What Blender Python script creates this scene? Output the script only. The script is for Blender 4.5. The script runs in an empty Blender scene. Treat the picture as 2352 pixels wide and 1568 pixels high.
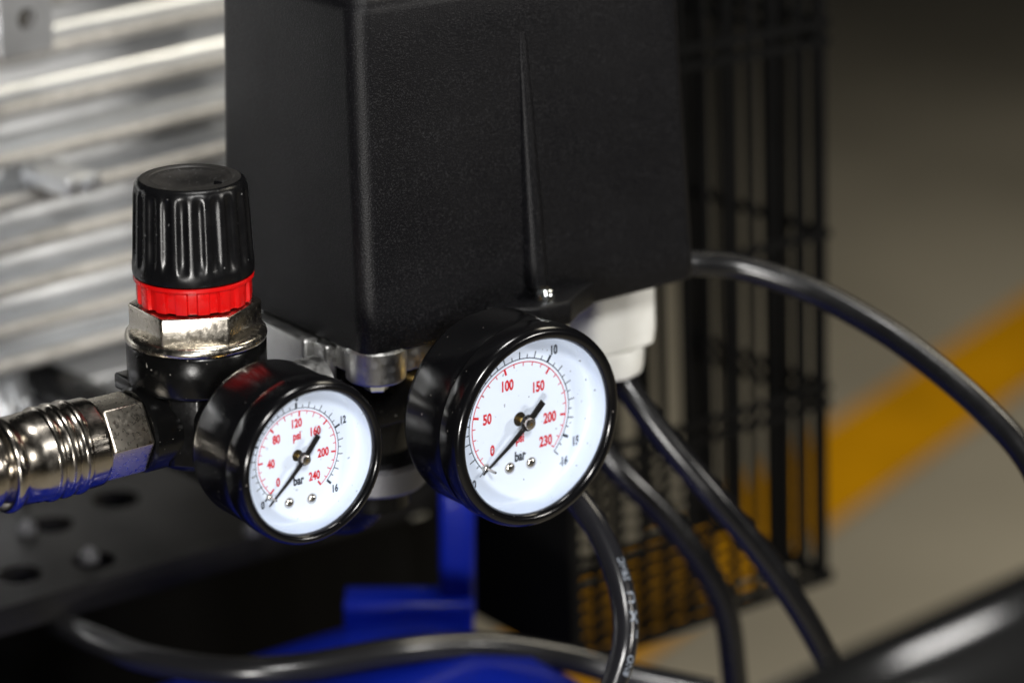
import bpy, bmesh, math, random
from mathutils import Vector, Matrix
random.seed(7)
S = 0.001                                     # everything below is written in millimetres
sc = bpy.context.scene
col = sc.collection

# ------------------------------------------------------------------ camera
TH, PH, FPX, DIST = math.radians(19), math.radians(38), 6533.0, 718.0
RGT = Vector((math.cos(PH), -math.sin(PH), 0))
AWY = Vector((math.sin(PH), math.cos(PH), 0))
UPZ = Vector((0, 0, 1))
VIEW = AWY * math.cos(TH) - UPZ * math.sin(TH)
CUP = RGT.cross(VIEW)
CAM = -DIST * VIEW - RGT * (50 / FPX * DIST) + CUP * (185 / FPX * DIST)
cam = bpy.data.cameras.new('camera'); cam_o = bpy.data.objects.new('camera', cam); col.objects.link(cam_o)
R3 = Matrix((RGT, CUP, -VIEW)).transposed()
cam_o.matrix_world = Matrix.Translation(CAM * S) @ R3.to_4x4()
cam.lens = 100; cam.sensor_width = 36; cam.clip_start = 0.02; cam.clip_end = 40
cam.dof.use_dof = True; cam.dof.focus_distance = 0.703; cam.dof.aperture_fstop = 7.4; cam.dof.aperture_blades = 0
sc.camera = cam_o

def rel(r, a, z):                             # right / away / up of the gauge, in mm
    return RGT * r + AWY * a + UPZ * z
def atD(px, py, d):
    return CAM + (VIEW + RGT * ((px - 1176) / FPX) + CUP * ((784 - py) / FPX)) * d
def atZ(px, py, z):
    d = VIEW + RGT * ((px - 1176) / FPX) + CUP * ((784 - py) / FPX)
    return CAM + d * ((z - CAM.z) / d.z)
def atY(px, py, y):
    d = VIEW + RGT * ((px - 1176) / FPX) + CUP * ((784 - py) / FPX)
    return CAM + d * ((y - CAM.y) / d.y)

# ------------------------------------------------------------------ light
w = bpy.data.worlds.new('World'); sc.world = w; w.use_nodes = True
bg = w.node_tree.nodes['Background']; bg.inputs[0].default_value = (0.85, 0.92, 1, 1); bg.inputs[1].default_value = 0.006
def area(name, pos, target, sx, sy, power, color):
    l = bpy.data.lights.new(name, 'AREA'); l.shape = 'RECTANGLE'; l.size = sx * S; l.size_y = sy * S
    l.energy = power; l.color = color
    o = bpy.data.objects.new(name, l); col.objects.link(o); o.location = pos * S
    o.rotation_euler = ((target - pos)).to_track_quat('-Z', 'Y').to_euler()
    return o
area('key_lamp', rel(170, -950, 700), Vector((-20, 60, 10)), 180, 180, 10.5, (1, 0.985, 0.96))
area('overhead_lamp', rel(30, 20, 920), Vector((0, 40, 0)), 190, 190, 4.0, (1, 0.98, 0.95))
area('right_lamp', rel(980, -300, 380), Vector((-20, 60, 10)), 140, 140, 4.5, (1, 0.96, 0.9))
area('fill_lamp', rel(-110, -1080, -30), Vector((-20, 40, 30)), 110, 130, 8.0, (1, 0.97, 0.93))
floor_fill = area('floor_fill_lamp', rel(1150, 1000, 1500), rel(1050, 900, -600), 700, 700, 13.5, (1, 0.92, 0.75))  # unseen lamp, added to brighten the floor behind
floor_fill.data.spread = math.radians(110)
sc.view_settings.view_transform = 'Standard'; sc.view_settings.look = 'None'
sc.view_settings.exposure = 0; sc.view_settings.gamma = 1; sc.view_settings.use_curve_mapping = False
sc.cycles.use_denoising = True
sc.cycles.max_bounces = 8; sc.cycles.transparent_max_bounces = 12
sc.cycles.sample_clamp_indirect = 6

# ------------------------------------------------------------------ materials
def mat(name, base, rough=0.4, metal=0.0, bump=None, specks=None, coat=0.0, rvar=None, spec=0.5, cvar=None, coatr=0.05):
    m = bpy.data.materials.new(name); m.use_nodes = True
    nt = m.node_tree; n = nt.nodes; L = nt.links
    p = n['Principled BSDF']
    p.inputs['Base Color'].default_value = (*base, 1); p.inputs['Roughness'].default_value = rough
    p.inputs['Metallic'].default_value = metal; p.inputs['Specular IOR Level'].default_value = spec
    p.inputs['Coat Weight'].default_value = coat; p.inputs['Coat Roughness'].default_value = coatr
    tc = n.new('ShaderNodeTexCoord')
    def noise(scale, detail=2.0):
        t = n.new('ShaderNodeTexNoise'); t.inputs['Scale'].default_value = scale; t.inputs['Detail'].default_value = detail
        L.new(tc.outputs['Object'], t.inputs['Vector']); return t
    def ramp(src, a, b, va=(0, 0, 0, 1), vb=(1, 1, 1, 1)):
        r = n.new('ShaderNodeValToRGB'); e = r.color_ramp.elements
        e[0].position = a; e[1].position = b; e[0].color = va; e[1].color = vb
        L.new(src, r.inputs[0]); return r
    colour = None
    if cvar:                                  # (scale, other colour)
        t = noise(cvar[0], 4); r = ramp(t.outputs['Fac'], 0.35, 0.68, (*base, 1), (*cvar[1], 1)); colour = r.outputs[0]
    if specks:                                # (scale, threshold, colour)
        t = noise(specks[0], 1.0); r = ramp(t.outputs['Fac'], specks[1], specks[1] + 0.03)
        mx = n.new('ShaderNodeMix'); mx.data_type = 'RGBA'
        L.new(r.outputs[0], mx.inputs['Factor'])
        if colour: L.new(colour, mx.inputs['A'])
        else: mx.inputs['A'].default_value = (*base, 1)
        mx.inputs['B'].default_value = (*specks[2], 1); colour = mx.outputs['Result']
    if colour: L.new(colour, p.inputs['Base Color'])
    if rvar:                                  # (scale, low, high)
        t = noise(rvar[0], 3); r = ramp(t.outputs['Fac'], 0.3, 0.7, (rvar[1],) * 3 + (1,), (rvar[2],) * 3 + (1,))
        L.new(r.outputs[0], p.inputs['Roughness'])
    if bump:                                  # (scale, strength, distance mm)
        t = noise(bump[0], 3); b = n.new('ShaderNodeBump'); b.inputs['Strength'].default_value = bump[1]
        b.inputs['Distance'].default_value = bump[2] * S
        L.new(t.outputs['Fac'], b.inputs['Height']); L.new(b.outputs[0], p.inputs['Normal'])
    return m
M = {}
M['cover'] = mat('grained_black_plastic', rvar=(28, 0.33, 0.46), base=(0.0032, 0.0032, 0.004), rough=0.4, bump=(2600, 0.8, 0.15), specks=(2600, 0.61, (0.016, 0.016, 0.0175)), spec=0.18)
M['case'] = mat('black_gloss_paint', (0.003, 0.003, 0.0035), 0.2, spec=0.4, specks=(700, 0.755, (0.12, 0.11, 0.1)), rvar=(160, 0.13, 0.24))
M['bezel'] = mat('black_bezel_paint', (0.003, 0.003, 0.0035), 0.16, spec=0.4, specks=(900, 0.77, (0.12, 0.11, 0.1)))
M['knob'] = mat('black_knob_plastic', (0.004, 0.004, 0.0045), 0.22, spec=0.35, specks=(800, 0.755, (0.14, 0.14, 0.14)), rvar=(220, 0.2, 0.34))
M['dusty_sheen'] = mat('dusty_sheen_plastic', (0.03, 0.028, 0.026), 0.42, cvar=(120, (0.012, 0.0115, 0.011)), specks=(1500, 0.7, (0.1, 0.1, 0.1)))  # dust on the knob top, with its grey reflection also put into the colour
M['red'] = mat('red_plastic', (0.56, 0.004, 0.004), 0.28, rvar=(300, 0.22, 0.36))
M['nickel'] = mat('nickel_plate_grainy', (0.60, 0.55, 0.47), 0.2, 1.0, bump=(3600, 0.8, 0.05), rvar=(900, 0.24, 0.36))
M['nut'] = mat('nickel_plate_nut', (0.55, 0.51, 0.44), 0.2, 1.0, bump=(1900, 0.5, 0.05), rvar=(700, 0.16, 0.3))
M['chrome'] = mat('polished_nickel', (0.42, 0.385, 0.335), 0.2, 1.0, bump=(2500, 0.15, 0.04), rvar=(350, 0.14, 0.28), specks=(700, 0.755, (0.85, 0.85, 0.85)))
M['body'] = mat('black_enamel_casting', (0.003, 0.003, 0.003), 0.2, spec=0.25, bump=(700, 0.25, 0.12), specks=(800, 0.765, (0.2, 0.19, 0.17)), rvar=(200, 0.14, 0.3))
M['castalu'] = mat('die_cast_aluminium', (0.55, 0.55, 0.54), 0.4, 1.0, bump=(900, 0.5, 0.15), rvar=(500, 0.3, 0.5))
M['dullring'] = mat('dull_oxidised_metal', (0.16, 0.16, 0.17), 0.45, 0.8, bump=(700, 0.4, 0.15))
M['motor'] = mat('silver_painted_casting', (0.80, 0.815, 0.83), 0.35, 0.85, bump=(260, 0.3, 0.3), cvar=(60, (0.7, 0.71, 0.72)))
M['fintip'] = mat('rough_cast_fin_edge', (0.50, 0.485, 0.455), 0.5, 0.5, bump=(420, 0.8, 0.6), cvar=(300, (0.36, 0.345, 0.32)))
M['dial'] = mat('white_dial_enamel', (0.70, 0.78, 0.91), 0.35, specks=(700, 0.79, (0.3, 0.3, 0.32)))
M['redink'] = mat('red_print', (0.55, 0.004, 0.012), 0.4)
M['blackink'] = mat('black_print', (0.008, 0.014, 0.025), 0.4)
M['needle'] = mat('black_needle_paint', (0.006, 0.006, 0.007), 0.3, specks=(1200, 0.75, (0.15, 0.15, 0.15)))
M['steel'] = mat('bright_steel', (0.62, 0.58, 0.52), 0.16, 1.0, rvar=(900, 0.1, 0.28))
M['brass'] = mat('brass', (0.75, 0.5, 0.16), 0.25, 1.0)
M['hole'] = mat('dark_hole', (0.02, 0.015, 0.008), 0.5, 0.3)
M['cable'] = mat('black_cable_rubber', (0.005, 0.005, 0.0055), 0.24, rvar=(120, 0.2, 0.3))
M['greyhose'] = mat('dark_grey_hose', (0.012, 0.012, 0.013), 0.22)
M['hose'] = mat('black_gloss_hose', (0.01, 0.01, 0.012), 0.2)
M['print'] = mat('pale_hose_print', (0.22, 0.25, 0.3), 0.5)
M['blue'] = mat('blue_enamel', (0.003, 0.016, 0.33), 0.3, coat=0.15, spec=0.3, cvar=(25, (0.003, 0.013, 0.27)), bump=(350, 0.15, 0.3))
M['plate'] = mat('dark_grey_painted_steel', (0.014, 0.0135, 0.013), 0.45, bump=(200, 0.2, 0.3), cvar=(40, (0.008, 0.0077, 0.0075)), spec=0.22)
M['floor'] = mat('concrete_floor', (0.33, 0.30, 0.24), 0.55, cvar=(2.2, (0.23, 0.21, 0.168)), bump=(30, 0.1, 1))
M['stripe'] = mat('yellow_floor_paint', (0.58, 0.27, 0.0), 0.6, cvar=(9, (0.42, 0.2, 0.0)), spec=0.15)
M['white'] = mat('white_nylon', (0.72, 0.72, 0.68), 0.45, cvar=(150, (0.66, 0.655, 0.61)))
M['zinc'] = mat('zinc_plate', (0.72, 0.76, 0.78), 0.18, 1.0)
M['cage'] = mat('black_cage_plastic', (0.004, 0.004, 0.004), 0.5, spec=0.1)
M['handle'] = mat('black_handle_enamel', (0.008, 0.008, 0.008), 0.16)
def lens_mat():
    m = bpy.data.materials.new('clear_lens'); m.use_nodes = True
    nt = m.node_tree; n = nt.nodes; L = nt.links; n.remove(n['Principled BSDF'])
    tr = n.new('ShaderNodeBsdfTransparent'); tr.inputs[0].default_value = (0.985, 0.99, 1, 1)
    gl = n.new('ShaderNodeBsdfGlossy'); gl.inputs['Roughness'].default_value = 0.06
    fr = n.new('ShaderNodeLayerWeight'); fr.inputs[0].default_value = 0.5
    pw = n.new('ShaderNodeMath'); pw.operation = 'POWER'; pw.inputs[1].default_value = 4.0; L.new(fr.outputs['Facing'], pw.inputs[0])
    mr = n.new('ShaderNodeMapRange'); mr.inputs['To Min'].default_value = 0.04; mr.inputs['To Max'].default_value = 0.9; L.new(pw.outputs[0], mr.inputs[0])
    mx = n.new('ShaderNodeMixShader')
    L.new(mr.outputs[0], mx.inputs[0]); L.new(tr.outputs[0], mx.inputs[1]); L.new(gl.outputs[0], mx.inputs[2])
    tc = n.new('ShaderNodeTexCoord'); nz = n.new('ShaderNodeTexNoise'); nz.inputs['Scale'].default_value = 620; nz.inputs['Detail'].default_value = 1
    L.new(tc.outputs['Object'], nz.inputs['Vector'])
    rp = n.new('ShaderNodeMapRange'); rp.inputs['From Min'].default_value = 0.735; rp.inputs['From Max'].default_value = 0.78; rp.inputs['To Max'].default_value = 0.55
    L.new(nz.outputs['Fac'], rp.inputs[0])
    df = n.new('ShaderNodeBsdfDiffuse'); df.inputs[0].default_value = (0.16, 0.16, 0.17, 1)
    m2 = n.new('ShaderNodeMixShader'); L.new(rp.outputs[0], m2.inputs[0]); L.new(mx.outputs[0], m2.inputs[1]); L.new(df.outputs[0], m2.inputs[2])
    L.new(m2.outputs[0], n['Material Output'].inputs[0]); return m
M['lens'] = lens_mat()

# ------------------------------------------------------------------ mesh helpers
def thing(name, label, cat, loc, group=None):
    o = bpy.data.objects.new(name, None); o.empty_display_size = 0.01; col.objects.link(o)
    o.location = Vector(loc) * S; o['label'] = label; o['category'] = cat
    if group: o['group'] = group
    o['_w'] = list(loc); return o
def world_of(p):
    return Vector(p['_w']) if p and '_w' in p.keys() else Vector((0, 0, 0))
def build(name, vf, m, parent=None, angle=35, bevel=None, label=None):
    verts, faces = vf
    base = world_of(parent)
    me = bpy.data.meshes.new(name)
    me.from_pydata([(Vector(v) - base) * S for v in verts], [], faces)
    bm = bmesh.new(); bm.from_mesh(me)
    bmesh.ops.remove_doubles(bm, verts=bm.verts, dist=1e-7)
    bmesh.ops.recalc_face_normals(bm, faces=bm.faces)
    if bevel:
        ed = [e for e in bm.edges if len(e.link_faces) == 2 and e.calc_face_angle(0) > math.radians(25)]
        bmesh.ops.bevel(bm, geom=ed, offset=bevel * S, segments=3, affect='EDGES', profile=0.5, clamp_overlap=True)
    bm.to_mesh(me); bm.free()
    me.shade_smooth(); me.set_sharp_from_angle(angle=math.radians(angle))
    me.materials.append(m)
    o = bpy.data.objects.new(name, me); col.objects.link(o)
    if parent: o.parent = parent; o['_w'] = list(base)
    if label: o['label'] = label
    return o
def tag(o, label, cat, group=None):
    o['label'] = label; o['category'] = cat
    if group: o['group'] = group
def axes(a):
    a = Vector(a).normalized()
    t = Vector((0, 0, 1)) if abs(a.z) < 0.9 else Vector((1, 0, 0))
    e1 = t.cross(a).normalized(); return a, e1, a.cross(e1)
def lathe(prof, origin, axis=(0, 0, 1), n=64, mod=None):
    """prof: (radius, distance along axis); mod(k, angle) multiplies/moves the radius"""
    a, e1, e2 = axes(axis); o = Vector(origin); V = []; F = []
    for k, (r, h) in enumerate(prof):
        for i in range(n):
            t = 2 * math.pi * i / n
            rr = r if mod is None else mod(k, t, r)
            V.append(o + a * h + e1 * (rr * math.cos(t)) + e2 * (rr * math.sin(t)))
    for k in range(len(prof) - 1):
        for i in range(n):
            j = (i + 1) % n
            F.append((k * n + i, k * n + j, (k + 1) * n + j, (k + 1) * n + i))
    if prof[0][0] > 1e-6 and CAPS[0]: F.append(tuple(range(n - 1, -1, -1)))
    if prof[-1][0] > 1e-6 and CAPS[0]: F.append(tuple((len(prof) - 1) * n + i for i in range(n)))
    return V, F
CAPS = [True]
def open_lathe(*a, **k):
    CAPS[0] = False; r = lathe(*a, **k); CAPS[0] = True; return r
def prism(poly, z0, z1, fn=None):
    """poly of (x,y); fn maps (x,y,z) to world"""
    n = len(poly); fn = fn or (lambda x, y, z: Vector((x, y, z)))
    V = [fn(x, y, z0) for x, y in poly] + [fn(x, y, z1) for x, y in poly]
    F = [tuple(range(n - 1, -1, -1)), tuple(range(n, 2 * n))] + [(i, (i + 1) % n, n + (i + 1) % n, n + i) for i in range(n)]
    return V, F
def box(x0, x1, y0, y1, z0, z1, fn=None):
    return prism([(x0, y0), (x1, y0), (x1, y1), (x0, y1)], z0, z1, fn)
def join(*vfs):
    V = []; F = []
    for v, f in vfs:
        k = len(V); V += list(v); F += [tuple(i + k for i in t) for t in f]
    return V, F
def spline(pts, per=14):
    P = [Vector(p) for p in pts]; P = [2 * P[0] - P[1]] + P + [2 * P[-1] - P[-2]]; out = []
    for i in range(1, len(P) - 2):
        a, b, c, d = P[i - 1:i + 3]
        for k in range(per):
            t = k / per
            out.append(0.5 * ((2 * b) + (c - a) * t + (2 * a - 5 * b + 4 * c - d) * t * t + (3 * b - a - 3 * c + d) * t ** 3))
    out.append(P[-2]); return out
def tube(pts, r, n=20, per=14, raw=False):
    C = pts if raw else spline(pts, per); V = []; F = []; up = None
    fr = []
    for i, c in enumerate(C):
        t = (C[min(i + 1, len(C) - 1)] - C[max(i - 1, 0)]).normalized()
        if up is None: up = Vector((0, 0, 1)) if abs(t.z) < 0.9 else Vector((1, 0, 0))
        e1 = (up - t * up.dot(t)).normalized(); up = e1; e2 = t.cross(e1); fr.append((c, t, e1, e2))
        for k in range(n):
            a = 2 * math.pi * k / n; V.append(c + e1 * (r * math.cos(a)) + e2 * (r * math.sin(a)))
    for i in range(len(C) - 1):
        for k in range(n):
            j = (k + 1) % n; F.append((i * n + k, i * n + j, (i + 1) * n + j, (i + 1) * n + k))
    F.append(tuple(range(n - 1, -1, -1))); F.append(tuple((len(C) - 1) * n + k for k in range(n)))
    return V, F
def flat_curve(loops, thick):
    """plate outline with holes -> (verts, faces) in a local xy plane, thick along z"""
    cu = bpy.data.curves.new('tmp', 'CURVE'); cu.dimensions = '2D'; cu.fill_mode = 'BOTH'; cu.extrude = thick / 2
    for lp in loops:
        s = cu.splines.new('POLY'); s.points.add(len(lp) - 1); s.use_cyclic_u = True
        for p, (x, y) in zip(s.points, lp): p.co = (x, y, 0, 1)
    return curve_vf(cu)
def curve_vf(cu):
    o = bpy.data.objects.new('tmp', cu); col.objects.link(o)
    dg = bpy.context.evaluated_depsgraph_get(); me = bpy.data.meshes.new_from_object(o.evaluated_get(dg))
    V = [v.co.copy() for v in me.vertices]; F = [tuple(p.vertices) for p in me.polygons]
    bpy.data.objects.remove(o); bpy.data.curves.remove(cu); bpy.data.meshes.remove(me); return V, F
def text_vf(s, size, bold=0.0, spacing=1.0):
    cu = bpy.data.curves.new('tmp', 'FONT'); cu.body = s; cu.size = size; cu.align_x = 'CENTER'; cu.align_y = 'CENTER'
    cu.offset = bold; cu.space_character = spacing; cu.resolution_u = 4
    V, F = curve_vf(cu)
    xs = [v.x for v in V]; ys = [v.y for v in V]; cx = (min(xs) + max(xs)) / 2; cy = (min(ys) + max(ys)) / 2
    return [v - Vector((cx, cy, 0)) for v in V], F
def circ(cx, cy, r, n=24):
    return [(cx + r * math.cos(2 * math.pi * i / n), cy + r * math.sin(2 * math.pi * i / n)) for i in range(n)]
def rrect(x0, x1, y0, y1, r, n=8):
    out = []
    for cx, cy, a in ((x1 - r, y1 - r, 0), (x0 + r, y1 - r, 90), (x0 + r, y0 + r, 180), (x1 - r, y0 + r, 270)):
        for k in range(n + 1):
            t = math.radians(a + 90 * k / n); out.append((cx + r * math.cos(t), cy + r * math.sin(t)))
    return out
def loft(rings):
    n = len(rings[0]); V = [v for r in rings for v in r]; F = []
    for k in range(len(rings) - 1):
        for i in range(n):
            j = (i + 1) % n; F.append((k * n + i, k * n + j, (k + 1) * n + j, (k + 1) * n + i))
    F.append(tuple(range(n - 1, -1, -1))); F.append(tuple((len(rings) - 1) * n + i for i in range(n)))
    return V, F

# ------------------------------------------------------------------ setting
FZ = -620.0
def ground(name, pts, z, m):
    V = [Vector((x, y, z)) for x, y in pts]; o = build(name, (V, [tuple(range(len(V)))]), m); o['kind'] = 'structure'; return o
ground('floor', [(-6000, -6000), (9000, -6000), (9000, 9000), (-6000, 9000)], FZ, M['floor'])
sd = Vector((0.945, 0.327, 0)); sn = Vector((-0.327, 0.945, 0)); s0 = Vector((1150, 1042, 0))
ground('floor_stripe', [tuple((s0 + sd * a + sn * b)[:2]) for a, b in ((-2600, -52), (3500, -52), (3500, 52), (-2600, 52))], FZ + 4, M['stripe'])

# ------------------------------------------------------------------ air tank and bracket
TZ = -110.0
tank = thing('air_tank', 'large blue enamelled air tank lying under the motor and gauges', 'tank', (-60, 90, FZ))
R = 140.0
prof = [(0, -430), (50, -426), (95, -412), (122, -390), (136, -362), (R, -325), (R, 105), (136, 124), (123, 142), (97, 155), (50, 163), (0, 165)]
shell = build('shell', lathe(prof, (-60, 90, TZ - R), (1, 0, 0), 96), M['blue'], tank)
for x in (-200, 0):
    for y in (10, 170):
        build('foot', box(x - 20, x + 20, y - 4, y + 4, FZ, TZ - R - 55), M['blue'], tank, bevel=1.5)
build('shade_sheet', join(box(-400, 142, 262, 266, -330, -105.1), box(142.05, 178, 262, 266, -184, -105.1)), M['cage'], tank, label='black sheet added as the shaded void behind the bracket')  # added sheet hiding the floor; its black stands for the void's shade
q = atY(950, 1155, 261.9)
build('back_bolt', lathe([(5.5, 0), (5.5, 3.0), (4.6, 3.8), (0, 4.0)], q, (0, -1, 0), 6), M['zinc'], tank)
bp = atD(1055, 1400, 900)
br = thing('tank_bracket', 'bright blue bent steel bracket below the larger gauge', 'bracket', (bp.x, bp.y, TZ - 30))
def BR(u, v, t):                              # across the picture, up, away
    return bp + RGT * u + UPZ * v + AWY * t
build('upright', loft([[BR(x, z, t) for x, t in rrect(-6, 5, -4, 4, 2, 4)] for z in (-2, 60)]), M['blue'], br, bevel=0.6)
build('foot_flange', loft([[BR(x, z, t) for z, t in rrect(-5, 6, -9, 6, 2, 4)] for x in (-36, 4.6)]), M['blue'], br, bevel=0.6)

# ------------------------------------------------------------------ mounting plate with slots and bolts
PZ = -100.0
plate = thing('mounting_plate', 'dark grey steel mounting plate with round holes below the motor', 'plate', (-80, 200, PZ))
holes = []
for px, py, r in ((265, 1145, 8.0), (120, 1203, 7.0), (215, 1285, 7.0), (45, 1318, 7.0)):
    q = atZ(px, py, PZ); holes.append((q.x, q.y, r))
loops = [[(-420, 182.5), (120, 182.5), (120, 330), (-420, 330)]] + [circ(x, y, r) for x, y, r in holes]
V, F = flat_curve(loops, 5)
build('sheet', ([v + Vector((0, 0, PZ - 2.5)) for v in V], F), M['plate'], plate)
build('front_lip', box(-420, 120, 182.5, 186, PZ - 9, PZ - 5.02), M['plate'], plate)
for k, (px, py) in enumerate(((62, 1205), (205, 1268), (580, 1205))):
    q = atZ(px, py, PZ + 3)
    b = build('bolt', join(prism(circ(q.x, q.y, 3.4, 6), PZ + 0.02, PZ + 2.6), lathe([(1.8, 0), (1.8, 1.6), (1.3, 2.1), (0, 2.2)], (q.x, q.y, PZ + 2.5), n=20)), M['dullring'], plate, bevel=0.4)

# ------------------------------------------------------------------ finned motor
motor = thing('finned_motor', 'silver cast aluminium motor housing with long cooling fins', 'motor', (-60, 300, -95))
MD = 905.0
m0 = atD(0, 400, MD)
tips = [(-105, 11), (15, 10.5), (133, 10), (255, 9.5), (371, 9), (470, 8.5), (573, 8), (672, 7), (765, 6), (845, 5)]
MEND = 118.0
backY = 46.0
hous = []
fin_zs = []
for py, ang in tips:
    q = atD(0, py, MD + abs(py - 330) * 0.035 - 12)
    fin_zs.append((q, ang))
zt, zb = fin_zs[0][0].z + 30, fin_zs[-1][0].z - 36
b0 = m0.y
def MF(ang, q):
    d = Vector((math.cos(math.radians(ang)), math.sin(math.radians(ang)), 0)); n = Vector((-d.y, d.x, 0))
    return lambda s, t, z: Vector((q.x, q.y, 0)) + d * s + n * t + Vector((0, 0, z))
f = MF(8, m0)
build('housing', loft([[f(s, t, z) for s, t in ((-220, 30), (MEND, 30), (MEND, 150), (-220, 150))] for z in (zb - 4, zt)]), M['motor'], motor, bevel=3)
for i, (q, ang) in enumerate(fin_zs):
    f = MF(ang, q)
    # cross-section of one fin: deep plate, thin rounded rough tip
    sec = [(34, 12.5), (11.4, 12.5), (11.0, 7.5), (10.2, 4.6), (8.4, 2.7), (5.6, 1.9), (3.0, 1.5), (1.2, 1.0), (0.3, 0.0), (0.3, -1.6), (1.2, -2.8), (3.5, -3.3), (9.0, -3.6), (11.3, -5.0), (34, -5.4)]
    cut = MEND if i < 5 else MEND - 4
    rings = [[f(s, t, q.z + z) for t, z in sec] for s in [-200 + k * (cut + 200) / 8 for k in range(9)]]
    fo = build('fin', loft(rings), M['motor'], motor, angle=50)
    tipr = [[f(s, t, q.z + z) for t, z in ((2.4, 1.5), (1.1, 1.15), (-0.15, 0.1), (-0.2, -1.7), (0.9, -3.0), (2.4, -3.3))] for s in [-200.2 + k * (cut + 200.4) / 8 for k in range(9)]]
    build('cast_edge', loft(tipr), M['fintip'], fo, angle=50)
# square boss with a screw hole, top left
q = atD(62, 45, MD - 16); f = MF(10, q)
V, F = flat_curve([rrect(-10.5, 10, -11, 11, 1.5, 3), circ(0, 0, 3.6)], 14)
build('screw_boss', ([f(v.x, v.z + 7, q.z + v.y) for v in V], F), M['motor'], motor)
build('boss_hole', lathe([(3.6, 0), (3.6, 8), (0, 8.2)], f(0, 4, q.z), f(0, 1, 0) - f(0, 0, 0), 24), M['hole'], motor)
# small lug in the fourth gap and lower skirt
q = atD(195, 425, MD - 9); f = MF(9, q)
lug = build('cast_lug', loft([[f(s, t, q.z + z) for s, z in rrect(-7, 7, -3.2, 3.2, 2, 4)] for t in (0, 24)]), M['motor'], motor, bevel=1.2)
build('lug_screw', lathe([(0, -2.4), (2.6, -2.0), (3.4, -0.6), (3.4, 0.02)], f(3, 0, q.z), f(0, 1, 0) - f(0, 0, 0), 24), M['motor'], motor)
q = fin_zs[-1][0]; f = MF(4, q)
build('skirt', loft([[f(s, t, z) for t, z in ((26, q.z - 4), (14, q.z - 9), (8, q.z - 16), (8, PZ + 4), (40, PZ + 4), (40, q.z - 4))] for s in (-190, MEND - 20)]), M['motor'], motor, bevel=1.5)
for s in (5, 11):
    build('skirt_rib', loft([[f(s + u, t, z) for t, z in ((12, q.z - 8), (2, q.z - 16), (1, PZ + 1), (12, PZ + 1))] for u in (-1.6, 1.6)]), M['motor'], motor, bevel=0.8)

# ------------------------------------------------------------------ wire cage behind
cage = thing('wire_cage', 'tall black wire cage standing behind the pressure switch', 'cage', (150, 130, TZ))
c0 = atD(1885, 1320, 1010)
XL, XR, Y0, Y1, Zb, Zt = c0.x - 112, c0.x, c0.y, c0.y + 68, c0.z, c0.z + 350
def bar(x0, x1, y0, y1, z0, z1, name='wire'):
    return build(name, box(x0, x1, y0, y1, z0, z1), M['cage'], cage)
LEAN = -0.055
def upright(x, y, wd):
    g = lambda a, b, z: Vector((a + LEAN * (z - Zb), b, z))
    return build('upright_wire', box(x - wd, x + wd, y - wd, y + wd, Zb, Zt, g), M['cage'], cage)
n = 11
for i in range(n + 1):                       # near side
    upright(XL + (XR - XL) * i / n, Y0, 1.9 if i in (0, n) else 1.0)
for i in range(1, 9):                        # end
    upright(XR, Y0 + (Y1 - Y0) * i / 8, 2.6 if i == 8 else 1.4)
for i in range(0, 5):                        # far side
    upright(XL + (XR - XL) * (i + 0.4) / 5.4, Y1, 1.3)
for k, z in enumerate((0.0, 66, 72, 128, 195, 201, 262, 320)):
    wd = 1.9 if k == 0 else 1.3; lx = LEAN * z
    bar(XL + lx - 2.2, XR + lx + 2.2, Y0 - wd - 1.2, Y0 - 0.9, Zb + z - wd, Zb + z + wd, 'cross_wire')
    bar(XR + lx + 0.4, XR + lx + wd + 1.6, Y0 - 3, Y1 + 2, Zb + z - wd, Zb + z + wd, 'cross_wire')
for k in range(1, 13):                       # finer rows low down on the near side
    bar(XL, XL + 58, Y0 + 0.5, Y0 + 1.8, Zb + k * 5 - 0.7, Zb + k * 5 + 0.7, 'fine_wire')
for k in range(7):
    y = Y0 + 6 + k * 9; bar(XL, XR, y - 0.8, y + 0.8, Zb - 1.2, Zb + 0.6, 'floor_wire')
build('side_panel', box(XL - 2.4, XL - 1.2, Y0 - 1, Y1 + 2, Zb - 2, Zt, lambda a, b, z: Vector((a + LEAN * (z - Zb), b, z))), M['cage'], cage)

# ------------------------------------------------------------------ pressure switch
sw = thing('pressure_switch', 'black plastic pressure switch box behind the two gauges', 'pressure switch', (25, 65, 0))
def lerp(a, b, t): return a + (b - a) * t
ZB, ZT = 13.2, 106.0
def ring(z, inset=0.0, rad=5.4):
    t = (z - ZB) / (ZT - ZB)
    x0 = lerp(-27.7, -27.9, t) + inset; x1 = lerp(85.4, 78.2, t) - inset
    y0 = lerp(33.0, 36.0, t) + inset; y1 = lerp(103, 98.5, t) - inset
    return [Vector((x, y, z)) for x, y in rrect(x0, x1, y0, y1, max(rad - inset * 0.3, 1.0), 8)]
rings = [ring(ZB, 1.0), ring(ZB + 0.5, 0.3), ring(ZB + 1.2)] + [ring(ZB + 1.2 + k * 10) for k in range(1, 9)]
for k in range(9):
    a = math.radians(90 * k / 8); rings.append(ring(ZT - 5 + 5 * math.sin(a), 5 * (1 - math.cos(a))))
cover = build('cover', loft(rings), M['cover'], sw, angle=40)
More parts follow.
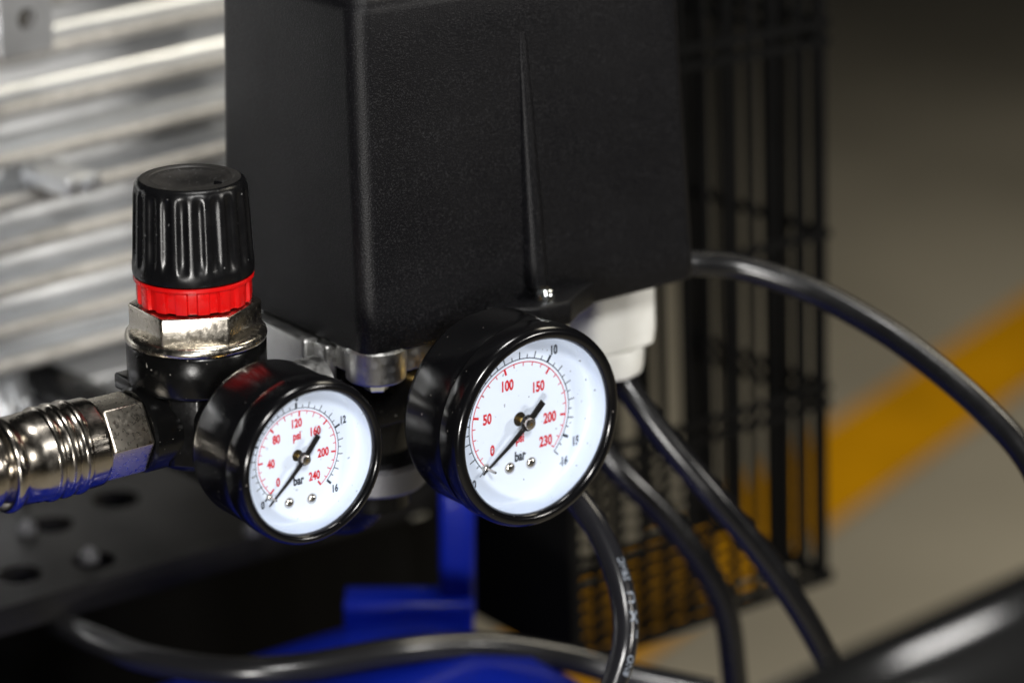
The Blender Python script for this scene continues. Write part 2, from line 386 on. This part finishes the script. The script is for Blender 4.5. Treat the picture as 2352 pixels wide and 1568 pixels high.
# tapering spine on the front of the cover
def spine():
    rr = []
    N = 14
    for k in range(N + 1):
        t = k / N; z = lerp(90.5, 22.5, t); xc = lerp(24.2, 26.9, t); hw = lerp(0.9, 3.2, t ** 0.7); dp = lerp(0.1, 3.4, t ** 0.8)
        yb = lerp(33, 36, (z - ZB) / (ZT - ZB)) + 1.0
        sec = [(-hw, 0)] + [(-hw * math.cos(a), -1.0 - dp * math.sin(a) ** 0.8) for a in [math.pi * j / 10 for j in range(0, 11)]] + [(hw, 0)]
        rr.append([Vector((xc + x, yb + y, z)) for x, y in sec])
    return loft(rr)
build('spine', spine(), M['cover'], cover, angle=60)
# base flange tab under the screw
tabp = [(9.0, 34.5), (12.5, 30.0), (21, 24.6), (31.5, 24.0), (38, 28.5), (47, 33.0), (47, 40), (9, 40)]
tab = build('base_tab', prism(tabp, 13.0, 19.6), M['cover'], sw, bevel=0.7)
scw = Vector((26.4, 28.6, 19.6))
s_o = build('screw', lathe([(2.7, 0), (2.75, 1.2), (2.6, 2.2), (2.0, 3.0), (1.0, 3.4), (0, 3.5)], scw, n=28), M['zinc'], sw)
for a in (0, 90):
    d = math.radians(a + 20)
    g = lambda x, y, z: scw + Vector((x * math.cos(d) - y * math.sin(d), x * math.sin(d) + y * math.cos(d), z))
    build('cross_slot', box(-1.5, 1.5, -0.3, 0.3, 3.0, 3.52, g), M['hole'], s_o)
# cast aluminium base below the cover
base = build('cast_base', loft([[Vector((x, y, z)) for x, y in rrect(-25.5, 44, 36.5, 92, 5, 6)] for z in (6.2, 14.2)]), M['castalu'], sw, bevel=0.5)
build('corner_lug', lathe([(7.2, 0), (7.8, 0.6), (8.0, 4), (8.1, 8.6), (7.6, 9.2)], (-20.2, 40.0, 5.0), n=40), M['castalu'], base)
build('lug_bolt', lathe([(0, -3.2), (3.0, -3.0), (3.6, -2), (3.6, 0)], (-20.2, 40.0, 5.0), n=6), M['zinc'], base)
build('side_boss', box(-31.0, -25.0, 57, 84, -4, 13.0), M['castalu'], base, bevel=1.2)
build('side_web', box(-28.5, -25.0, 50.6, 56.8, 1, 12.5), M['castalu'], base, bevel=1.0)
build('manifold', loft([[Vector((x, y, z)) for x, y in rrect(-24, 24, 46, 84, 4, 5)] for z in (-12, 6.4)]), M['body'], sw, bevel=0.8)
# white cable gland
g0 = atD(1378, 722, 805)
gl = build('cable_gland', loft([[Vector((g0.x + x, g0.y + y, g0.z + z)) for x, y in rrect(-h, h, -h, h, 4, 5)] for z, h in ((-8.0, 11.2), (-7.2, 12.0), (-3, 12.3), (12, 12.0))]), M['white'], sw)
build('gland_nut', lathe([(12.6, -8.1), (13.0, -9), (12.8, -15), (12.0, -16.2), (5, -16.4)], (g0.x, g0.y, g0.z), n=12), M['white'], gl, angle=40)
build('gland_arm', box(g0.x - 14, g0.x + 8, g0.y + 6, g0.y + 18, g0.z + 2, g0.z + 12), M['white'], gl, bevel=1)

# pipe from the switch down to the tank
pf = thing('tank_pipe', 'dark round pipe fitting with a dull ring, between the two gauges', 'pipe fitting', (-6, 62, -42))
build('pipe', lathe([(9.6, -40), (9.6, -24), (10.4, -22), (10.4, -12.2)], (-6, 62, 0), n=48), M['body'], pf)
build('hex_collar', lathe([(13.4, -34), (14.4, -33), (14.4, -27), (13.4, -26)], (-6, 62, 0), n=48), M['dullring'], pf, label='dull metal ring around the pipe')
build('elbow_pipe', tube([(-6, 64, -33), (-6, 72, -44), (-6, 92, -50), (-4, 130, -54), (0, 190, -60), (4, 270, -66)], 7.5, 28), M['body'], pf)

# ------------------------------------------------------------------ gauges
def gauge(name, label, c, k, dialY, needleY, bar_lab, psi_lab, extra, rb, major_bar, psi_step, psi_major, tipY, nang, ntip, ntail, lab_h, psi_end, group, stem_to):
    g = thing(name, label, 'pressure gauge', c, group)
    cx, cy, cz = c
    O = Vector(c); ax = (0, 1, 0)
    def P(x, z, y): return Vector((cx + x, cy + y, cz + z))
    bez = [(23.75 * k, 0.2), (23.1 * k, 0.0), (22.95 * k, -0.5), (23.05 * k, -1.1), (23.6 * k, -1.8), (24.4 * k, -2.2), (25.5 * k, -1.9), (26.25 * k, -1.1), (26.55 * k, 0.1), (26.6 * k, 4.6), (26.3 * k, 5.3), (25.6 * k, 5.6)]
    build('bezel', open_lathe(bez, O, ax, 128), M['bezel'], g, angle=60)
    build('case', open_lathe([(25.4 * k, 4.6), (25.85 * k, 5.4), (25.9 * k, 9), (25.9 * k, 19.6), (25.5 * k, 21), (24.3 * k, 21.8), (10, 22.0), (0, 22.0)], O, ax, 128), M['case'], g, angle=50)
    d = build('dial', open_lathe([(0, dialY), (10, dialY), (21.7 * k, dialY), (22.4 * k, dialY - 0.15), (23.0 * k, dialY - 0.6), (23.4 * k, dialY - 1.4), (23.55 * k, dialY - 2.6), (23.65 * k, 0.15)], O, ax, 128), M['dial'], g, angle=60)
    y = dialY - 0.05
    def ang(b): return math.radians(225 - 270 * b / 16.0)
    def arc(r0, r1, b0, b1, yy):
        N = 120; V = []; F = []
        for i in range(N + 1):
            a = ang(lerp(b0, b1, i / N))
            V += [P(r0 * math.cos(a), r0 * math.sin(a), yy), P(r1 * math.cos(a), r1 * math.sin(a), yy)]
        F = [(2 * i, 2 * i + 1, 2 * i + 3, 2 * i + 2) for i in range(N)]
        return V, F
    def tick(b, r0, r1, wd, yy):
        a = ang(b); e = (math.cos(a), math.sin(a)); t = (-e[1], e[0]); V = []
        for r, s in ((r0, -1), (r1, -1), (r1, 1), (r0, 1)):
            V.append(P(e[0] * r + t[0] * s * wd / 2, e[1] * r + t[1] * s * wd / 2, yy))
        return V, [(0, 1, 2, 3)]
    ls = lab_h
    marks = [arc(rb - 0.13 * k, rb + 0.13 * k, 0, 16, y)]
    for i in range(33):
        b = i / 2
        if b in major_bar: marks.append(tick(b, rb - .08, rb + 2.0 * k, 0.72 * k, y - 0.02))
        elif i % 2 == 0: marks.append(tick(b, rb - .05, rb + 1.9 * k, 0.3 * k, y - 0.01))
        else: marks.append(tick(b, rb - .05, rb + 1.05 * k, 0.28 * k, y - 0.01))
    build('bar_scale', join(*marks), M['blackink'], d)
    rp = rb - 0.95 * k; marks = [arc(rp - 0.13 * k, rp + 0.13 * k, 0, psi_end / 14.5038, y)]
    i = 0
    while i <= psi_end:
        b = i / 14.5038
        if i % psi_major == 0 and (i > 0 or k < 0.9): marks.append(tick(b, rp + .08, rp - 1.75 * k, 0.62 * k, y - 0.02))
        elif i % 20 == 0 and k < 0.9: marks.append(tick(b, rp + .05, rp - 1.6 * k, 0.24, y - 0.01))
        else: marks.append(tick(b, rp + .05, rp - 1.05 * k, 0.27 * k, y - 0.01))
        i += 10
    if psi_end % 10 == 0 and k > 0.9: pass
    build('psi_scale', join(*marks), M['redink'], d)
    def label_at(s, x, z, h, m, nm):
        V, F = text_vf(s, 1.0, 0.037)
        hh = max(v.y for v in V) - min(v.y for v in V)
        ref = 0.70 if s != 'psi' else hh
        sc_ = h / ref
        build(nm, ([P(x + v.x * sc_ * 0.72, z + v.y * sc_, y - 0.03) for v in V], F), m, d)
    for s, x, z in bar_lab: label_at(s, x, z, ls * 0.88, M['blackink'], 'numeral')
    for s, x, z in psi_lab: label_at(s, x, z, ls, M['redink'], 'numeral')
    for s, x, z, h, mm in extra: label_at(s, x, z, h, M[mm], 'unit_word')
    # centre hole, spindle, needle
    build('spindle_hole', lathe([(1.9 * k, y - 0.04), (0, y - 0.05)], O, ax, 32), M['hole'], d)
    build('spindle', lathe([(0.75 * k, needleY), (0.75 * k, dialY - 0.06)], O, ax, 24), M['brass'], g)
    a = math.radians(nang); e = Vector((math.cos(a), 0, math.sin(a))); t = Vector((-math.sin(a), 0, math.cos(a)))
    def N(s, wd, yy): return [P(0, 0, yy) + e * s + t * wd / 2, P(0, 0, yy) + e * s - t * wd / 2]
    V = []; F = []
    st = [(-ntail, 1.95 * k, needleY), (-1.6 * k, 1.75 * k, needleY), (1.6 * k, 1.5 * k, needleY), (ntip * 0.45, 1.05 * k, lerp(needleY, tipY, 0.3)), (ntip, 0.42 * k, tipY)]
    rr = [N(s, wd, yy) + [q + Vector((0, 0.32, 0)) for q in reversed(N(s, wd, yy))] for s, wd, yy in st]
    nd = build('needle', loft(rr), M['needle'], g)
    build('needle_boss', lathe([(2.15 * k, needleY + 0.5), (2.2 * k, needleY + 0.1), (2.05 * k, needleY - 0.15), (0, needleY - 0.16)], O, ax, 40), M['needle'], nd)
    hub = build('hub_cap', lathe([(1.62 * k, needleY), (1.62 * k, needleY - 0.7), (1.5 * k, needleY - 1.0), (1.2 * k, needleY - 1.12), (0.42 * k, needleY - 1.12), (0.4 * k, needleY - 0.95), (0, needleY - 0.95)], O, ax, 40), M['steel'], nd)
    build('hub_pin', lathe([(0.36 * k, needleY - 0.9), (0.34 * k, needleY - 1.1), (0, needleY - 1.2)], O, ax, 20), M['brass'], nd)
    # rivets and stop pin
    rz = [(-3.2, -12.6), (3.75, -12.8)] if k > 0.9 else [(-2.75, -11.5), (3.8, -12.0)]
    for x, z in rz:
        rr_ = 1.6 * (1 if k > 0.9 else 0.86)
        build('rivet', lathe([(rr_, dialY)] + [(rr_ * math.cos(q), dialY - 1.05 * math.sin(q)) for q in [math.pi / 2 * j / 8 for j in range(1, 9)]], P(x, z, 0) - Vector((0, 0, 0)), ax, 32), M['steel'], g)
    sx, sz = (-11.0, -10.7) if k > 0.9 else (-8.4, -8.6)
    sp = build('stop_pin', lathe([(1.15 * k, dialY)] + [(1.15 * k * math.cos(q), dialY - 1.3 * k * math.sin(q)) for q in [math.pi / 2 * j / 6 for j in range(1, 6)]] + [(0.38 * k, dialY - 1.3 * k), (0.38 * k, dialY - 4.2 * k), (0.25 * k, dialY - 4.4 * k), (0, dialY - 4.45 * k)], P(sx, sz, 0), ax, 20), M['steel'], g)
    # lens: shallow clear dome
    ln = [(22.3 * k * math.sin(q), -0.1 - 1.2 * (math.cos(q) - math.cos(1.2)) / (1 - math.cos(1.2))) for q in [1.2 * j / 10 for j in range(11)]]
    s_ = 23.05 * k / ln[-1][0]
    build('lens', open_lathe([(r * s_, h) for r, h in ln], O, ax, 96), M['lens'], g, angle=60)
    build('stem', join(lathe([(5.0, 22.1), (5.0, stem_to)], O, ax, 24), lathe([(7.4, 22.1), (7.4, 28.5)], O, ax, 6)), M['brass'], g)
    return g
gauge('pressure_gauge', 'larger black pressure gauge reading zero, in front of the switch box', (0.5, 0, -1.2), 1.0, 6.5, 2.7,
      [('10', 11.2, 16.3), ('15', 18.6, -10.2), ('16', 14.9, -14.9), ('5', -15.2, 12.4), ('0', -14.6, -14.4)],
      [('100', -3.8, 9.9), ('150', 6.2, 7.5), ('50', -10.35, 2.3), ('200', 9.85, -1.7), ('0', -8.75, -6.5), ('230', 8.55, -7.85)],
      [('psi', 0.15, -5.6, 3.2, 'redink'), ('bar', 0.25, -10.0, 2.6, 'blackink')],
      16.1, (5, 10, 15), 10, 50, 5.4, 224.2, 17.2, 6.7, 2.7, 230, 'pressure gauges', 45.9)
gauge('pressure_gauge', 'smaller black pressure gauge below the red-ringed regulator knob', (-67.9, 0, 5.6), 0.772, 5.5, 2.3,
      [('12', 13.5, 6.1), ('16', 10.75, -11.0), ('0', -10.2, -10.3), ('4', -13.0, 5.4), ('8', 0.2, 14.8)],
      [('120', 0.1, 8.25), ('160', 5.4, 5.1), ('80', -5.85, 5.45), ('40', -7.6, -0.4), ('200', 7.45, -0.9), ('0', -5.7, -5.5), ('240', 4.75, -6.3)],
      [('psi', 0.0, 4.65, 2.75, 'redink'), ('bar', 0.2, -6.4, 2.2, 'blackink')],
      11.9, (0, 4, 8, 12, 16), 10, 40, 4.5, 230.5, 13.9, 6.6, 2.1, 240, 'pressure gauges', 37.2)

# ------------------------------------------------------------------ regulator
rx, ry = -67.7, 50.0
reg = thing('pressure_regulator', 'air pressure regulator with fluted black knob and red locking ring', 'regulator', (rx, ry, -8))
A = (rx, ry, 0)
# fluted knob
NF = 22
kp = [(14.2, 40.6), (15.0, 41.0), (15.15, 42.2), (15.1, 43.8)]
kz = [44.6 + i * (61.4 - 44.6) / 8 for i in range(9)]
kp += [(lerp(15.0, 14.15, i / 8), z) for i, z in enumerate(kz)]
kp += [(14.0, 62.4), (13.75, 63.5), (13.3, 64.2), (12.6, 64.6), (10.6, 64.75), (10.35, 64.3), (9.9, 64.2), (9.5, 64.4), (8.6, 63.9), (6, 63.35), (3, 63.1), (0.01, 63.0)]
def flute(kk, t, r):
    if 4 <= kk <= 13:
        dpt = 0.7 * (1 if 5 <= kk <= 12 else 0.45)
        u = (t * NF / (2 * math.pi)) % 1.0
        x = abs(u - 0.5) * 2
        return r - dpt * max(0.0, 1 - (x / 0.7) ** 2)
    return r
knob = build('knob', lathe(kp, A, n=NF * 12, mod=flute), M['knob'], reg, angle=38)
d = math.radians(-60)
gk = lambda x, y, z: Vector((rx + math.cos(d) * x - math.sin(d) * y, ry + math.sin(d) * x + math.cos(d) * y, z))
build('pointer_notch', box(6.6, 9.2, -0.25, 0.25, 63.2, 64.5, gk), M['needle'], knob)
build('top_disc', open_lathe([(12.4, 64.72), (10.7, 64.86), (10.35, 64.42), (9.9, 64.32), (9.5, 64.52), (8.6, 64.02), (6, 63.47), (3, 63.22), (0.01, 63.12)], A, n=96), M['dusty_sheen'], knob, angle=60)
build('neck', lathe([(12.0, 33.02), (12.0, 41)], A, n=64), M['knob'], reg)
# red ring
NR = 16
rp_ = [(12.8, 40.3), (14.7, 40.5), (14.95, 40.2), (14.95, 39.6), (14.6, 39.3), (14.35, 39.0), (14.35, 34.2), (14.1, 33.7), (12.4, 33.5)]
def rfl(kk, t, r):
    if kk in (4, 5, 6, 7):
        u = (t * NR / (2 * math.pi)) % 1.0; x = abs(u - 0.5) * 2
        e = max(0.0, min(1.0, (0.52 - x) / 0.14)); return r - 0.9 * e * e * (3 - 2 * e)
    return r
build('lock_ring', lathe(rp_, A, n=NR * 16, mod=rfl), M['red'], reg, angle=35)
# hex nut and flange
fa = math.atan2(-AWY.y, -AWY.x) + math.radians(6)   # direction the front flat faces
hexp = [(rx + 16.5 * math.cos(fa + math.radians(30 + 60 * i)), ry + 16.5 * math.sin(fa + math.radians(30 + 60 * i))) for i in range(6)]
build('hex_nut', prism(hexp, 25.6, 33.0), M['nut'], reg, bevel=0.5)
build('nut_flange', lathe([(16.9, 23.4), (17.6, 23.8), (17.75, 24.6), (17.5, 25.5), (16.6, 26.0), (14, 26.1)], A, n=96), M['nut'], reg, angle=50)
bd = build('valve_body', lathe([(15.4, 12.4), (16.9, 12.7), (17.45, 13.6), (17.5, 22.9), (17.2, 23.35)], A, n=96), M['body'], reg)
build('lower_block', loft([[Vector((rx + x, ry + y, z)) for x, y in ((-13.5, -8), (-8, -13.5), (8, -13.5), (13.5, -8), (13.5, 13.5), (-13.5, 13.5))] for z in (-6, 12.6)]), M['body'], bd, bevel=1.0)
build('corner_plate', prism([(rx - 15.5, ry + 2), (rx - 4, ry + 2), (rx - 4, ry + 15), (rx - 15.5, ry + 15)], 9.2, 13.4), M['body'], bd, bevel=0.8)
build('bottom_cap', lathe([(0, -9.4), (8, -9.2), (11.2, -8), (12.2, -5.6)], A, n=48), M['body'], bd)
build('outlet_neck', lathe([(10.4, 8), (10.8, 13), (10.8, 18.2), (10.2, 18.8)], (rx, ry, 3.0), (-1, 0, 0), 40), M['body'], bd)
build('gauge_neck', lathe([(9.2, 8), (9.2, 15)], (rx, ry, 5.8), (0, -1, 0), 40), M['body'], bd)
build('inlet_nipple', lathe([(7.5, 12), (7.5, 36.6)], (rx, ry, 3.0), (1, 0, 0), 40), M['castalu'], reg)

# ------------------------------------------------------------------ quick coupler
qc = thing('quick_coupler', 'nickel plated quick coupler with ringed sleeve screwed into the regulator', 'coupler', (rx - 40, ry, -10))
CA = (rx, ry, 3.0); cd = (-1, 0, 0)
def hexring(s, r, rot=math.radians(30)):
    return [Vector((rx - s, ry + r * math.sin(rot + math.radians(60 * i)), 3.0 + r * math.cos(rot + math.radians(60 * i)))) for i in range(6)]
build('hex_adapter', loft([hexring(18.8, 9.8), hexring(19.4, 10.5), hexring(30.0, 10.5), hexring(30.5, 10.0)]), M['nickel'], qc, bevel=0.45)
build('spigot', lathe([(8.8, 29.5), (8.8, 33)], CA, cd, 40), M['hole'], qc)
sp = [(9.8, 31.0), (10.8, 31.15), (11.1, 31.5), (11.15, 32.2), (11.2, 36.0)]
for c_ in (37.4, 41.2, 45.0):
    sp += [(11.2, c_ - 1.0), (11.3, c_ - 0.85), (11.75, c_ - 0.5), (11.85, c_), (11.75, c_ + 0.5), (11.3, c_ + 0.85), (11.2, c_ + 1.0)]
sp += [(11.2, 48.6), (11.0, 48.9), (11.05, 53.6), (11.4, 54.4), (11.8, 55.0), (11.95, 55.8), (11.9, 56.7), (11.5, 57.2), (10.6, 57.4), (9.9, 57.2)]
build('sleeve', lathe(sp, CA, cd, 96), M['chrome'], qc, angle=40)
build('locking_collar', lathe([(9.2, 56.5), (9.3, 59.4), (10.2, 59.8), (10.4, 60.4), (10.4, 67), (9.9, 68), (8.9, 68.4), (8.9, 90)], CA, cd, 96), M['chrome'], qc, angle=40)

# ------------------------------------------------------------------ cables and hoses
def cable(name, label, pts, r, m, cat='cable', n=20):
    P = [atD(*p) for p in pts]; b = P[-1]
    o = thing(name, label, cat, (b.x, b.y, b.z)); build('sheath', tube(P, r, n), m, o); return o
cable('power_cable', 'black cable arching out of the right end of the switch box', [(1550, 600, 800), (1592, 604, 800), (1700, 614, 802), (1850, 662, 800), (1980, 728, 795), (2100, 806, 788), (2250, 930, 778), (2365, 1060, 770), (2440, 1230, 764)], 3.8, M['cable'])
cable('gland_cable', 'black cable running down from the white gland to the right', [(1395, 800, 815), (1440, 885, 812), (1530, 1010, 812), (1650, 1150, 815), (1755, 1280, 822), (1850, 1420, 832), (1935, 1580, 845)], 3.9, M['cable'])
cable('motor_cable', 'dull black cable curving down in front of the wire cage', [(1330, 960, 850), (1420, 1075, 850), (1520, 1175, 855), (1610, 1290, 862), (1668, 1410, 870), (1690, 1580, 880)], 4.1, M['cable'])
hosep = [(1250, 1060, 770), (1320, 1140, 768), (1376, 1220, 764), (1418, 1320, 760), (1437, 1420, 757), (1431, 1500, 754), (1405, 1585, 752)]
ho = cable('printed_hose', 'glossy black hose with pale lettering below the larger gauge', hosep, 3.45, M['hose'])
HP = spline([atD(*p) for p in hosep], 40)
def hose_text(s, i0, h, wdt, side):
    V, F = text_vf(s, 1.0, 0.01); out = []
    L = [0.0]
    for a, b in zip(HP, HP[1:]): L.append(L[-1] + (b - a).length)
    for v in V:
        along = L[i0] - v.x * wdt
        k = max(i for i in range(len(L)) if L[i] <= along); k = min(k, len(HP) - 2)
        c = HP[k].lerp(HP[k + 1], (along - L[k]) / (L[k + 1] - L[k])); t = (HP[k + 1] - HP[k]).normalized()
        f1 = (CAM - c).normalized(); f1 = (f1 - t * f1.dot(t)).normalized(); f2 = t.cross(f1)
        if f2.dot(RGT) < 0: f2 = -f2
        th = side - v.y * h / 3.45
        out.append(c + (f1 * math.cos(th) + f2 * math.sin(th)) * 3.48)
    build('lettering', (out, F), M['print'], ho.children[0])
hose_text('E9HC', 118, 3.0, 2.6, 0.72)
hose_text('L M U', 158, 3.4, 5.0, 0.72)
hose_text('8NO', 212, 2.8, 2.6, 0.72)
cable('air_hose', 'dark grey hose snaking over the blue tank along the bottom', [(130, 1425, 878), (170, 1446, 858), (235, 1474, 842), (340, 1512, 829), (520, 1539, 822), (700, 1530, 824), (900, 1496, 834), (1100, 1482, 850), (1290, 1508, 860), (1440, 1548, 862), (1640, 1590, 862)], 4.2, M['greyhose'], 'hose')
P = [atD(*p) for p in ((1650, 1828, 486), (1950, 1690, 481.5), (2216, 1568, 485), (2450, 1460, 492.5), (2720, 1332, 508))]
hd = thing('carry_handle', 'thick glossy black carry handle blurred in the bottom right corner', 'handle', P[0])
build('handle_tube', tube(P, 13.5, 40), M['handle'], hd)

for o in bpy.data.objects:
    if '_w' in o.keys(): del o['_w']
